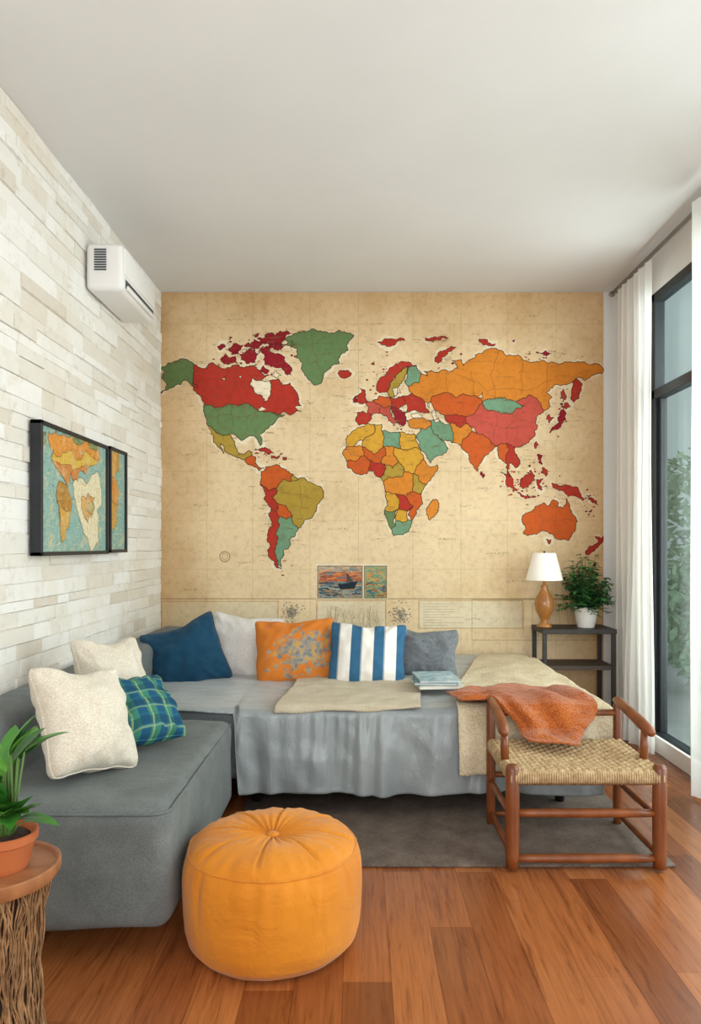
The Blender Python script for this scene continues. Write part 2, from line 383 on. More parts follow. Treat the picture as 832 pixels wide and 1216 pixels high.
IS=[[(594,560),(600,563),(609,574),(614,583),(609,584),(600,573)],[(614,585),(626,587),(636,590),(630,591),(617,588)],[(617,572),(622,565),(630,558),(634,564),(630,575),(622,580),(617,578)],[(636,570),(644,568),(640,574),(643,582),(638,580)],
[(655,573),(664,577),(674,577),(688,585),(694,594),(684,590),(674,590),(666,582),(656,579)],[(637,540),(643,543),(643,552),(639,549)],[(643,555),(650,560),(648,566),(642,562)],[(636,524),(639,528),(636,533)],[(652,503),(648,498),(652,492),(655,497)],
[(664,493),(668,486),(671,493),(668,502),(661,510),(652,514),(656,507),(663,502)],[(668,484),(672,478),(677,482),(671,486)],[(668,462),(670,468),(668,478),(666,470)],[(694,655),(703,648),(709,641),(706,637),(713,640),(715.5,636),(714,645),(704,655),(696,659)],[(697,588),(704,592),(710,600),(702,596)],[(648,640),(654,641),(651,646)],
[(448,407),(456,403),(468,403),(480,405),(470,408),(460,412),(453,410)],[(504,403),(512,401),(524,399),(532,402),(520,404),(508,405)],[(516,427),(520,419),(530,415),(541,413),(532,418),(524,424),(520,432)],[(568,403),(574,403),(588,408),(580,411),(572,408)],[(636,418),(646,417),(654,420),(644,421)],[(440,433),(444,430),(444,434)],[(607,405),(611,404),(610,407)]]
for q in IS: land(q,RED if R.random()<.6 else DRED,MAR,.6,.26)
land([(620,612),(629,608),(636,601),(645,597),(650,601),(655,594),(662,596),(661,601),(668,604),(672,592),(676,600),(679,610),(685,619),(682,631),(674,642),(664,641),(655,634),(642,631),(630,635),(621,634),(623,624)],OR2)
for (cx,cy,rx,ry,n) in [(305,420,45,24,80),(460,450,28,24,36),(625,572,40,24,60),(315,540,22,8,22),(666,490,10,26,20),(700,600,14,20,18),(475,500,14,10,14),(640,425,60,10,16),(328,665,12,14,16),(540,425,20,12,12),(250,470,8,22,12)]:
    for k in range(n):
        x=cx+R.gauss(0,.5)*rx; y=cy+R.gauss(0,.5)*ry; r=R.uniform(.6,1.7)
        if mx0+3<x<mx1-3: 
            pl=[(x+r*R.uniform(.5,1.6)*math.cos(a),y+r*R.uniform(.4,1.1)*math.sin(a)) for a in (0,1.3,2.6,3.9,5.2)]
            poly(mur,pl,MAR if R.random()<.6 else C(RED),.0006+k*.000001,mp)
def sea(pts,col=HALO):
    idx[0]+=1; pp=[]
    for i in range(len(pts)): pp+=frac(tuple(map(float,pts[i])),tuple(map(float,pts[(i+1)%len(pts)])),.2)
    poly(mur,pp,col,.0021,mp); line(mur,pp,.55,INK,.0029,mp,True)
for q in ([(488,493),(495,490),(502,494),(494,498)],[(512,489),(516,487),(518,496),(522,500),(517,502),(514,496)],[(306,486),(311,483),(316,487),(310,489)],[(466,462),(472,460),(475,466),(468,470)],[(507,480),(510,480),(509,485)],[(322,446),(328,440),(334,446),(328,449)],[(283,447),(287,445),(286,450)],[(262,450),(268,447),(267,452)],[(568,472),(572,466),(573,473)],[(309,452),(300,449),(297,457),(302,466),(311,470),(314,478),(319,472),(322,462),(320,452)]): sea(q)
for a in ([(255,437),(257,480)],[(270,436),(272,480)],[(285,436),(287,480)],[(243,462),(298,462)],[(262,481),(260,513)],[(276,481),(276,516)],[(290,481),(292,518)],[(303,484),(304,519)],[(246,496),(320,496)],[(612,493),(600,526)],[(590,492),(585,525)],[(570,500),(634,508)],[(560,440),(562,470)],[(590,418),(588,473)],[(620,426),(618,470)],[(650,430),(648,462)],[(530,442),(532,466)],[(641,600),(643,630)],[(661,602),(660,637)],[(643,617),(680,618)],[(355,575),(358,617)],[(340,585),(374,592)],[(370,400),(385,450)],[(250,488),(322,489)],[(540,444),(700,440)],[(336,626),(348,628)],[(560,505),(566,515)],[(572,488),(620,500)]):
    line(mur,frac(a[0],a[1],.14,2.5)+[a[1]],.3,C('#8a5636'),.0030,mp)
SK=[0]
def scrib(x,y,n,s,col=C('#6f5a44'),off=.0032):
    for i in range(n):
        xx=x+i*s*1.15
        for k in range(R.choice([1,2,2])):
            SK[0]=(SK[0]+1)%40
            p=(xx+R.uniform(0,s*.8),y+R.uniform(-s*.6,s*.6)); q=(xx+R.uniform(0,s*.8),y+R.uniform(-s*.6,s*.6))
            line(mur,[p,q],.42,col,off+SK[0]*.000004,mp)
for (x,y,n) in [(364,497,9),(391,572,6),(376,516,5),(254,607,8),(280,668,7),(390,628,8),(622,376,7),(575,657,10),(550,735,8),(545,601,6),(640,560,5),(566,580,7),(215,540,7),(230,600,7),(395,470,5),(560,397,5),(662,545,7),(372,421,6),(370,408,9),(268,380,8),(440,385,6),(275,455,6),(268,498,7),(600,508,6),(590,448,8),(643,619,6),(355,590,5),(440,640,7),(520,640,8),(600,690,9),(220,700,6),(615,442,6),(262,444,5),(415,540,4),(470,545,4),(252,470,5),(365,430,5),(535,478,5),(552,530,4),(514,530,4),(330,640,3)]:
    scrib(x,y,n,2.3)
for pp in COAST:
    for p in pp:
        if R.random()<.06:
            sx=R.choice([-1,1]); x=p[0]+sx*R.uniform(3,16)-(6 if sx<0 else 0); 
            if mx0+3<x<mx1-14: scrib(x,p[1]+R.uniform(-4,4),R.randint(3,7),1.3,C('#836b4c'))
SM=C('#cdb68e')
for x in (245.5,300,368,425.5,490,547,602,660): line(mur,[(x,my0),(x,my1)],.5,SM,.0001,mp)
for y in (385,442,500,560,618,676): line(mur,[(mx0,y),(mx1,y)],.4,SM,.00014,mp)
line(mur,[(mx0,711),(mx1,711)],.9,C('#a08a64'),.0002,mp)
def rect(x0,y0,x1,y1,col,w=.6,o=.0012): line(mur,[(x0,y0),(x1,y0),(x1,y1),(x0,y1)],w,col,o,mp,True)
GI=C('#a8916c')
rect(497,713,620,746,GI); rect(560,712,715,760,GI,.5,.00125); rect(376,713,458,758,GI); rect(192,714,330,760,GI)
poly(mur,[(499,714),(619,714),(619,745),(499,745)],C('#e3d6ba'),.0007,mp); poly(mur,[(378,714),(457,714),(457,757),(378,757)],C('#e3d6ba'),.0007,mp); poly(mur,[(194,715),(329,715),(329,759),(194,759)],C('#e4d4b4'),.0007,mp)
for k in range(9): line(mur,[(502,717+k*3.2),(502+R.uniform(20,50),717+k*3.2)],.35,GI,.0013,mp)
for k in range(9): line(mur,[(622+k*10,716),(622+k*10+R.uniform(-6,6),756)],.35,GI,.00135,mp)
for k in range(60):
    x=R.uniform(384,450); line(mur,[(x,R.uniform(720,752)),(x+R.uniform(-6,6),R.uniform(720,752))],.35,GI,.00136+k*.000002,mp)
for cx,cy in ((346,727),(476,730)):
    for k in range(170):
        a=R.random()*6.283; r=abs(R.gauss(0,.5)); r=min(r,1.15)
        x=cx+13*r*math.cos(a)*(1-.25*math.sin(a)); y=cy+14*r*math.sin(a)
        line(mur,[(x,y),(x+R.uniform(-3,3),y+R.uniform(-3,2))],R.uniform(.5,1.3),C(R.choice(['#8f867a','#a59b8a','#77706a','#b3a890'])),.0014+k*.000003,mp)
circ=[(267+6*math.cos(k*math.pi/12),661+6*math.sin(k*math.pi/12)) for k in range(24)]
line(mur,circ,.8,C('#8a6b46'),.0012,mp,True); line(mur,[(267+3.5*math.cos(k*math.pi/12),661+3.5*math.sin(k*math.pi/12)) for k in range(24)],.4,C('#8a6b46'),.0012,mp,True)
def quadp(x0,y0,x1,y1,col,o): poly(mur,[(x0,y0),(x1,y0),(x1,y1),(x0,y1)],C(col),o,mp)
quadp(375.5,670,460.5,711,'#efe3cc',.0009)
quadp(377,672,430,710,'#b9a58c',.0010)
quadp(432.5,672,459,710,'#a9a67e',.00102)
k=0
def strokes(x0,y0,x1,y1,n,cols,lmin,lmax,slope,w=1.3):
    global k
    for i in range(n):
        k+=1
        x=R.uniform(x0,x1); y=R.uniform(y0,y1); L=R.uniform(lmin,lmax); s=R.uniform(-slope,slope)
        xb=min(x+L,x1)
        line(mur,[(x,y),((x+xb)/2,min(max(y+s*.7,y0),y1)),(xb,min(max(y+s,y0),y1))],w*R.uniform(.6,1.3),C(R.choice(cols)),.0011+k*.0000012,mp)
strokes(378,673,429,683,120,['#c9b79c','#a98f78','#7f8f92','#d0a47c'],4,14,2)
strokes(378,679,429,692,150,['#cf6a35','#b8542f','#d98a4f','#8f5a4a','#6d7f88'],5,16,3)
strokes(378,691,429,709,190,['#5f7f8a','#3f5f6d','#86a2a2','#b08a62','#2f4a58'],4,14,1.5)
strokes(433,673,458,692,90,['#6f9a8a','#c9a24f','#d97f3a','#8fae8f'],3,9,3)
strokes(433,690,458,709,110,['#4c7f86','#c2a25c','#6a9a70','#b8623a','#3f6a78'],3,9,3)
poly(mur,[(401,694),(424,690),(421,699),(404,700)],C('#26333c'),.0020,mp); line(mur,[(412,693),(412,680)],.7,C('#26333c'),.0020,mp); poly(mur,[(412.5,681),(420,691),(412.5,691)],C('#5a5048'),.00205,mp)
line(mur,[(377,672),(430,672),(430,710),(377,710)],.7,C('#6b5a45'),.0022,mp,True); line(mur,[(432.5,672),(459,672),(459,710),(432.5,710)],.7,C('#6b5a45'),.0022,mp,True)
t=NT('aged_map_paper'); v=t.coords()
ca=t.n('ShaderNodeVertexColor',layer_name='Col')
c=t.mix(1.0,ca.outputs['Color'],t.ramp(t.noise(v,1.9,8,.62),[(.3,(.84,.77,.66,1)),(.48,(.98,.96,.93,1)),(.68,(1.07,1.06,1.05,1))]),'MULTIPLY')
c=t.mix(1.0,c,t.ramp(t.noise(v,26,8,.8),[(.3,(.76,.72,.67,1)),(.5,(1,1,1,1)),(.7,(1.06,1.05,1.03,1))]),'MULTIPLY')
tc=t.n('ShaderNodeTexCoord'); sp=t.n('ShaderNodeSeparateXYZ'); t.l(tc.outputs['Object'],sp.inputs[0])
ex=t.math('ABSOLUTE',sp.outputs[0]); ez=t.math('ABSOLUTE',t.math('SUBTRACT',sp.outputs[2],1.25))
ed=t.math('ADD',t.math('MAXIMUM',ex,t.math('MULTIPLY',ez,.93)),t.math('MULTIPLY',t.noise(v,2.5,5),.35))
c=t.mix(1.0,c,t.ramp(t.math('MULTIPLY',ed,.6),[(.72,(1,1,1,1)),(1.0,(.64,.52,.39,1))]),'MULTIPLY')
t.base(c,.85,0,.2)
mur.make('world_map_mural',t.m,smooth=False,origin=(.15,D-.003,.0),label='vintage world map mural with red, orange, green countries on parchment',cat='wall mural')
# ================================================================ framed maps on left wall
PXW=XL+.045
def wp(px,py,o):
    X=PXW+o; d=F*(-X)/(VX-px); return Vector((X,d,H-(py-VY)*d/F))
def wyz(y,z,o): return Vector((PXW+o,y,z))
def framed(y0,y1,z0,z1,polys,base,label):
    e=empty('framed_map',(XL+.02,(y0+y1)/2,z0),label,'wall art',group='framed antique maps')
    b=B(); X0=XL+.012; X1=PXW+.012; w=.016
    for a in ((y0,y1,z0,z0+w),(y0,y1,z1-w,z1),(y0,y0+w,z0,z1),(y1-w,y1,z0,z1)): b.box(X0,X1,*a)
    b.make('frame',blk,parent=e,smooth=False,bevel=.002)
    b=B(); a0,a1,b0,b1=y0+w*.8,y1-w*.8,z0+w*.8,z1-w*.8
    b.add([wyz(a0,b0,0),wyz(a1,b0,0),wyz(a1,b1,0),wyz(a0,b1,0)],[(0,1,2,3)],0,C(base))
    k=0
    cl=lambda y,z:(min(max(y,a0),a1),min(max(z,b0),b1))
    for i in range(300):
        y=R.uniform(a0,a1-.05); z=R.uniform(b0+.01,b1-.01); L=R.uniform(.01,.05)
        line(b,[(y,z),cl(y+L,z+R.uniform(-.01,.01))],R.uniform(.001,.004),C(R.choice(['#a3c4ba','#6c9c98','#c4ca9f','#8cb4aa','#5d8f91','#d8cfa8'])),.0002+i*.0000008,wyz)
    for pts,col in polys:
        k+=1; pp=[]
        for i in range(len(pts)): pp+=frac(pts[i],pts[(i+1)%len(pts)],.24,.006)
        pp=[cl(y,z) for y,z in pp]
        poly(b,pp,C(col),.0006+k*.00008,wyz,100); line(b,pp,.0016,C('#6b5230'),.0025+k*.00003,wyz,True)
        for i in range(9):
            q0=R.choice(pp); q1=R.choice(pp)
            if math.hypot(q0[0]-q1[0],q0[1]-q1[1])<.16 and q0!=q1: line(b,frac(q0,q1,.2,.02)+[q1],.0010,C('#8a6a3a'),.0032+i*.00001,wyz)
    b.make('print',ARTM,parent=e,smooth=False)
t=NT('antique_print'); v=t.coords(); ca=t.n('ShaderNodeVertexColor',layer_name='Col')
c=t.mix(t.ramp(t.noise(v,13,9,.8),[(.50,(0,0,0,1)),(.64,(.7,.7,.7,1))]),ca.outputs['Color'],C('#dccb9f'))
c=t.mix(t.ramp(t.noise(t.coords(loc=(3,2,1)),18,9,.8),[(.57,(0,0,0,1)),(.66,(.6,.6,.6,1))]),c,C('#d58f4a'))
t.base(t.mix(1.0,c,t.ramp(t.noise(v,60,6,.8),[(.3,(.62,.6,.55,1)),(.55,(1,1,1,1))]),'MULTIPLY'),.6,0,.3); ARTM=t.m
def pz(l):
    o=[]
    for px,py in l: q=wp(px,py,0); o.append((q.y,q.z))
    return o
framed(2.745,3.49,1.11,1.635,[
 (pz([(86,574),(93,568),(100,572),(108,562),(118,566),(118,652),(108,655),(104,640),(98,628),(94,615),(90,600)]),'#e3d8b8'),
 (pz([(57,511),(66,509),(75,514),(84,517),(95,524),(106,528),(117,533),(118,545),(108,543),(98,540),(86,538),(74,536),(63,534)]),'#d98f3a'),
 (pz([(63,534),(74,536),(86,538),(98,540),(108,543),(118,545),(112,552),(104,556),(96,552),(84,552),(72,552),(61,546)]),'#d8b04a'),
 (pz([(61,546),(72,552),(84,552),(96,552),(104,556),(100,562),(94,560),(92,572),(88,570),(84,562),(82,572),(80,578),(74,566),(68,558)]),'#c9803c'),
 (pz([(70,571),(74,573),(80,578),(85,592),(84,602),(76,604),(67,598)]),'#b8863c'),
 (pz([(67,598),(76,604),(84,602),(82,612),(79,628),(77,640),(73,645),(71,632),(70,622)]),'#d2a24c'),
 (pz([(96,590),(104,584),(112,590),(110,612),(104,622),(99,610)]),'#d8a868'),
 (pz([(106,598),(112,604),(108,616),(102,608)]),'#c9c08a'),
 (pz([(48,510),(54,512),(52,528),(47,524)]),'#6f8d6a'),(pz([(80,513),(96,515),(98,522),(86,520)]),'#7f9768'),(pz([(104,524),(116,528),(114,536),(106,533)]),'#8fa36a')],'#8ab0a9','black-framed antique map print with ochre continents on teal sea')
framed(3.515,3.77,1.115,1.64,[
 (pz([(126,536),(134,537),(141,540),(141,560),(137,563),(134,568),(128,558)]),'#cf9a4c'),
 (pz([(127,575),(132,571),(137,570),(141,585),(140,600),(134,598),(126,600)]),'#d98f3a'),
 (pz([(126,600),(134,598),(140,600),(139,618),(131,628)]),'#d0a049')],'#8ab0a9','narrow black-framed antique map print beside the wider one')
# ================================================================ air conditioner
acw=M('ac_plastic','#ebeae8','#e3e2e0',.4,3,50,.02); dk=M('dark_vent','#55585b','#45484b',.6)
e=empty('air_conditioner',(XL+.09,3.55,2.33),'white wall-mounted air conditioner on the stone wall','air conditioner')
b=B(); b.rbox(XL+.012,XL+.185,3.3,3.82,2.33,2.55,.028,5); b.make('body',acw,parent=e)
b=B(); b.rbox(XL+.178,XL+.192,3.315,3.805,2.405,2.53,.006,2); b.make('front_panel',acw,parent=e)
b=B(); b.box(XL+.175,XL+.187,3.34,3.79,2.352,2.392); b.make('air_outlet',dk,parent=e,smooth=False)
b=B(); b.rbox(XL+.183,XL+.197,3.35,3.78,2.345,2.366,.004,2); b.make('louver',acw,parent=e)
b=B()
for k in range(9): b.box(XL+.055,XL+.11,3.294,3.301,2.42+k*.0115,2.4255+k*.0115)
b.make('vent_grille',dk,parent=e,smooth=False)
# ================================================================ sofa
t_s=fabric('grey_sofa_fabric','#7c8382','#666c6d',240,.5,9)
dkleg=M('dark_leg','#171412','#100d0c',.6)
e=empty('sofa',(-.9,2.9,0),'grey upholstered corner sofa with low backrest along the stone wall','sofa')
def bulge(v):
    n=.004*NZ(v.x,v.y,v.z,7)+.006*NZ(v.x,v.y,v.z,3)
    return Vector((v.x+n,v.y+n,v.z+n*(1.5)))
SX=-.517
b=B(); b.rbox(-1.2,SX,1.95,2.975,.088,.435,.048,7,fn=bulge,cuts=9); b.make('seat',t_s,parent=e)
b=B()
def loop(x0,x1,y0,y1,r,n=6):
    o=[]
    for cx,cy,a0 in ((x1-r,y1-r,0),(x0+r,y1-r,90),(x0+r,y0+r,180),(x1-r,y0+r,270)):
        for k in range(n+1):
            a=math.radians(a0+90*k/n); o.append((cx+r*math.cos(a),cy+r*math.sin(a)))
    return o
b.tube([(x,y,.414) for x,y in loop(-1.19,SX-.005,1.955,2.97,.05)],.0035,6,True); b.make('piping',t_s,parent=e)
b=B(); b.rbox(-1.245,-1.06,1.93,4.55,.10,.645,.05,6,fn=bulge,cuts=9); b.make('backrest',t_s,parent=e)
for (lx,ly) in ((-.66,2.25),(-1.12,2.25),(-.6,2.88),(-1.15,4.4)):
    b=B(); b.lathe([(.022,0),(.028,.12)],lx,ly,12); b.make('leg',dkleg,parent=e)
# ================================================================ bed
BZ=.455; BF=3.06; BX0=-1.045; BX1=1.03
e=empty('daybed',(0,3.8,0),'wide daybed with a draped grey-blue satin sheet','bed')
b=B(); b.rbox(BX0+.02,BX1-.01,BF+.02,4.55,.14,BZ-.014,.03,4); b.make('mattress',fabric('mattress_cloth','#8c9398'),parent=e)
b=B(); b.rbox(BX0+.06,BX1-.05,BF+.1,4.5,.09,.15,.01,2); b.make('base_frame',dkleg,parent=e)
for lx,ly in ((-.45,BF+.14),(.9,BF+.14),(-.9,4.4),(.9,4.4)):
    b=B(); b.lathe([(.02,.0115 if ly<4 else 0),(.026,.1)],lx,ly,12); b.make('leg',dkleg,parent=e)
def drape(d,r=.03):
    if d<=0: return 0,0
    a=min(d/r,math.pi/2); return r*math.sin(a), r*(1-math.cos(a))+max(0,d-r*math.pi/2)
TL=4.54-BF
def fold(x): return .022*math.sin(15*x+1.8*math.sin(4*x))+.014*math.sin(33*x+2+math.sin(7*x))+.007*math.sin(61*x+math.sin(11*x))
def sheet(s,tt):
    x=BX0+ (BX1-BX0)*s
    L=.03+.335*sm(-.53,-.50,x)+.006*math.sin(9*x)
    path=tt**.8
    TT=TL+L
    d=(TT*path)-TL
    out,down=drape(d)
    sk=down*.12*math.sin(3*x)
    fine=.0045*math.sin(118*x+3*math.sin(9*x)+down*5)*(.3+.7*math.sin(x*5+2)**2)*min(1,down/.05)*max(.25,1-down*2.2)
    y=BF-out-down*.03-(fold(x+sk)*(.4+.9*math.sin(x*6+1)**2)+.024)*min(1,down/.2)*.85-fine
    if d<0: y=4.54-TT*path
    n=.007*NZ(x*3,y*5,0,1.5)+.008*abs(NZ(x*6+3,y*9,2,1.3))
    if d<0:
        z=BZ+n+.006*math.sin(x*15+1.8*math.sin(4*x))*sm(.35,0,-d)
    else:
        z=BZ-down+n*max(0,1-down*10)+.006*math.sin(x*15+1.8*math.sin(4*x))*max(0,1-down*12)
        y+=.010*NZ(x*5+z*3,z*4,3,2)*min(1,down*8)
    return Vector((x,y,z))
t=NT('satin_sheet'); v=t.coords()
t.base(t.ramp(t.noise(v,4,4),[(.3,C('#838c8f')),(.7,C('#949c9e'))]),.32,0,.6); t.bump(t.noise(t.coords((1,1,.5)),18,6,.62,.8),.5,.012); t.b.inputs['Sheen Weight'].default_value=.3
b=B(); b.surf(460,170,sheet); b.make('sheet',t.m,parent=e,solid=.004)
cream=fabric('cream_blanket','#e2d6be','#d3c4a7',200,.6,10)
def run(s,tt):
    x=-.345+.62*s+.008*math.sin(tt*5); d=(.67+.004*math.sin(12*s)-.05*s)*tt-.62+.03*s
    out,down=drape(d,.035)
    y=BF-out if d>=0 else BF-d
    xx=x+.05*(y-BF)
    z=BZ+.015-down+.006*NZ(xx*4,y*5,1,1.5)+.006*NZ(xx*14,y*14,2)
    return Vector((xx,y,z))
b=B(); b.surf(80,70,run); b.make('bed_runner',cream,solid=.007,label='thin cream blanket laid flat across the daybed edge',cat='blanket')
t=NT('cream_knit'); v=t.coords()
vo=t.n('ShaderNodeTexVoronoi'); vo.inputs['Scale'].default_value=95; t.l(v,vo.inputs['Vector'])
t.base(t.mix(1.0,t.ramp(t.noise(v,8,5),[(.3,C('#d6c8aa')),(.7,C('#e6dbc3'))]),t.ramp(vo.outputs['Distance'],[(0,(1,1,1,1)),(.8,(.78,.73,.66,1))]),'MULTIPLY'),.95,0,.1)
t.bump(vo.outputs['Distance'],-.6,.004); knit=t.m
def knitf(s,tt):
    L=.3-.10*sm(.3,.5,s)
    tot=1.36+L; d=tot*tt-1.36
    back=max(0,-d)/1.36
    x0=.42+.33*back**1.3
    xs=x0+(1.22-x0)*s
    outx,dx=drape(xs-BX1-.01,.05); X=min(xs,BX1+.01)+outx*.75
    out,down=drape(d,.035)
    y=BF-.010-out-down*.06-(fold(X)*.6+.026)*min(1,down/.2) if d>=0 else BF-.010-d
    z=BZ+.024-max(down,dx)+.010*NZ(X*4,y*4,5,1.4)+.006*NZ(X*12,y*12,5)
    y=min(y,4.25 if X>1.02 else 4.5)
    return Vector((X,y,z))
b=B(); b.surf(120,150,knitf); b.make('knitted_throw',knit,solid=.010,label='cream knitted throw hanging over the daybed corner',cat='throw blanket')
# ================================================================ cushions
def cushion(w,h,th,mat,loc,rot,label,group,seed=0,n=44):
    vs=[];fs=[]
    sd=seed*3.7
    for side in (1,-1):
        for j in range(n+1):
            for i in range(n+1):
                u=math.sin((i/n*2-1)*math.pi/2*.98)/math.sin(math.pi/2*.98); v_=math.sin((j/n*2-1)*math.pi/2*.98)/math.sin(math.pi/2*.98)
                x=u*w/2*(1-.08*(1-v_*v_)**1.2); z=v_*h/2*(1-.08*(1-u*u)**1.2)
                cn=(u*v_)**8; x*=1-.045*cn; z*=1-.045*cn      # softened corners
                prof=max(0,(1-u**2)*(1-v_**2))**.36
                e1=min(1-abs(u),1-abs(v_))
                wr=.013*NZ(u*2.0+sd,v_*2.0,sd,1)+.007*NZ(u*5+sd,v_*5,sd,1)
                cr=.006*math.sin((math.atan2(v_,u))*14+sd+2*NZ(u*3,v_*3,sd))*sm(.45,.08,e1)
                slump=1+.22*sm(.6,-.8,v_)*(1-abs(u))
                y=-side*(th/2*prof*slump+(wr+cr)*min(1,prof*2)+.0015)
                z+=.012*NZ(u*2,v_*2,sd+9)-.018*sm(.2,1,v_)*math.exp(-(u/.5)**2)
                x+=.010*NZ(u*2,v_*2,sd+19)
                vs.append((x,y,z))
        o=0 if side==1 else (n+1)*(n+1)
        for j in range(n):
            for i in range(n):
                a=o+j*(n+1)+i; q=(a,a+1,a+n+2,a+n+1); fs.append(q if side==1 else q[::-1])
    m=(n+1)*(n+1)
    bd=[i for i in range(n+1)]+[j*(n+1)+n for j in range(1,n+1)]+[n*(n+1)+i for i in range(n-1,-1,-1)]+[j*(n+1) for j in range(n-1,0,-1)]
    for k in range(len(bd)):
        a,c=bd[k],bd[(k+1)%len(bd)]; fs.append((a,a+m,c+m,c))
    b=B(); b.add(vs,fs)
    b.tube([((Vector(vs[k])+Vector(vs[k+m]))/2) for k in bd],.0036,6,True)
    o=b.make('cushion',mat,origin=(0,0,0),label=label,cat='cushion',group=group)
    o.location=loc; o.rotation_euler=Euler(tuple(math.radians(a) for a in rot),'XYZ'); return o
def rotm(tilt,roll,yaw):
    m=Matrix.Rotation(math.radians(yaw),3,'Z')@Matrix.Rotation(math.radians(-tilt),3,'X')@Matrix.Rotation(math.radians(roll),3,'Y')
    e=m.to_euler('XYZ'); return tuple(math.degrees(a) for a in e)
blue=fabric('blue_cushion_cloth','#1b4f6d','#113b56'); whitec=fabric('white_cushion_cloth','#eeece9','#e4e1dd'); creamc=fabric('cream_cushion_cloth','#ece4d4','#e0d5c2')
greyc=fabric('grey_cushion_cloth','#979ca1','#747a81',120,.8,60)
t=NT('orange_motif_cloth'); v=t.coords()
g=t.n('ShaderNodeTexGradient',gradient_type='SPHERICAL'); mpn=t.n('ShaderNodeMapping'); mpn.inputs['Scale'].default_value=(4.8,.01,6.0); mpn.inputs['Location'].default_value=(-.22,0,.10)
tc=t.n('ShaderNodeTexCoord'); t.l(tc.outputs['Object'],mpn.inputs[0]); t.l(mpn.outputs[0],g.inputs[0])
ad=t.math('ADD',g.outputs['Fac'],t.math('MULTIPLY',t.noise(t.coords(loc=(4,0,2)),19,9,.7,.2),3.6))
msk=t.ramp(t.math('MULTIPLY',ad,.33),[(.70,(0,0,0,1)),(.73,(.9,.9,.9,1))])
oc=t.ramp(t.noise(v,6,4),[(.3,C('#c9722a')),(.7,C('#d98438'))]); mc=t.ramp(t.noise(v,40,4),[(.38,C('#6a7a80')),(.5,C('#8d9590')),(.6,C('#c09c58'))])
t.base(t.mix(msk,oc,mc),.9,0,.2); t.bump(t.noise(v,260,2),.3,.002); orangem=t.m
t=NT('blue_white_stripe_cloth'); v=t.coords()
sx=t.n('ShaderNodeSeparateXYZ'); t.l(v,sx.inputs[0])
fr=t.math('FRACT',t.math('MULTIPLY_ADD',sx.outputs[0],8.6,10.24))
t.base(t.ramp(fr,[(0,C('#ebe8e2')),(.50,C('#38678a')),(.94,C('#a4adb2'))],'CONSTANT'),.9,0,.2); t.bump(t.noise(v,260,2),.3,.002); stripem=t.m
t=NT('blue_green_plaid_cloth'); v=t.coords(); sx=t.n('ShaderNodeSeparateXYZ'); t.l(v,sx.inputs[0])
def band(o,sc,off,th):
    return t.math('GREATER_THAN',t.math('FRACT',t.math('MULTIPLY_ADD',o,sc,off+20)),th)
c=t.mix(band(sx.outputs[0],14,0,.5),C('#1f5272'),C('#3c7a68'))
c=t.mix(t.mix(.6,(0,0,0,1),band(sx.outputs[2],14,.2,.5)),c,C('#173f58'))
c=t.mix(t.mix(.55,(0,0,0,1),band(sx.outputs[0],14,.3,.91)),c,C('#9fb27a')); c=t.mix(t.mix(.55,(0,0,0,1),band(sx.outputs[2],14,.6,.91)),c,C('#88ad88'))
c=t.mix(band(sx.outputs[2],28,.1,.94),c,C('#2b6f80'))
t.base(c,.9,0,.2); t.bump(t.noise(v,260,2),.3,.002); plaid=t.m
G='cushions on the daybed'; G2='cushions on the sofa'
cushion(.40,.38,.16,blue,P(221,779,3.76),rotm(24,-20,6),'dark blue square cushion tilted on the daybed',G,1)
cushion(.41,.41,.15,whitec,P(290,771,3.95),rotm(24,5,0),'plain white cushion between the blue and orange ones',G,2)
cushion(.43,.38,.17,orangem,P(351,775,3.78),rotm(25,-3,4),'orange cushion with a scattered blue-grey and gold motif',G,3)
cushion(.40,.36,.17,stripem,P(436,779,3.70),rotm(25,3,0),'white cushion with broad blue stripes on the daybed',G,4)
cushion(.37,.28,.15,greyc,P(503,776,3.86),rotm(22,3,-4),'speckled grey cushion beside the striped one',G,5)
cushion(.31,.35,.17,creamc,Vector((-.863,2.26,.602)),rotm(30,8,60),'large cream cushion leaning on the sofa back',G2,6)
cushion(.29,.35,.15,creamc,Vector((-.935,2.74,.632)),rotm(26,4,56),'cream cushion behind the large one against the sofa back',G2,7)
cushion(.27,.29,.13,plaid,Vector((-.772,2.55,.572)),rotm(48,8,56),'small blue and green plaid cushion on the sofa seat',G2,8)
# ================================================================ books
pg=M('book_pages','#efeadf','#dfd9cb',.8,3,300,.3)
def book(cx,cy,z,w,l,h,ang,cm,lab):
    e=empty('book',(cx,cy,z),lab,'book','books stacked on the daybed')
    ca,sa=math.cos(ang),math.sin(ang)
    def tr(b):
        b.v=[Vector((cx+v.x*ca-v.y*sa,cy+v.x*sa+v.y*ca,z+v.z)) for v in b.v]; return b
    b=B(); b.box(-w/2,w/2,-l/2,l/2,0,.0025); b.box(-w/2,w/2,-l/2,l/2,h-.0025,h); b.box(-w/2,-w/2+.0025,-l/2,l/2,0,h); tr(b).make('cover',cm,parent=e,smooth=False)
    b=B(); b.box(-w/2+.003,w/2-.005,-l/2+.004,l/2-.004,.0026,h-.0026); tr(b).make('pages',pg,parent=e,smooth=False)
zb=BZ+.036
book(.37,3.42,zb,.21,.27,.015,.12,M('cover_white','#e4e2dc','#c9c7c0',.5),'thick white paperback at the bottom of the stack')
book(.365,3.42,zb+.0155,.20,.26,.012,-.05,M('cover_blue','#7fa6b5','#5b8494',.4,30),'pale blue book in the middle of the stack')
book(.37,3.415,zb+.028,.195,.25,.010,.08,M('cover_picture','#c9dadb','#5d93a6',.35,22),'blue and white patterned magazine on top of the stack')
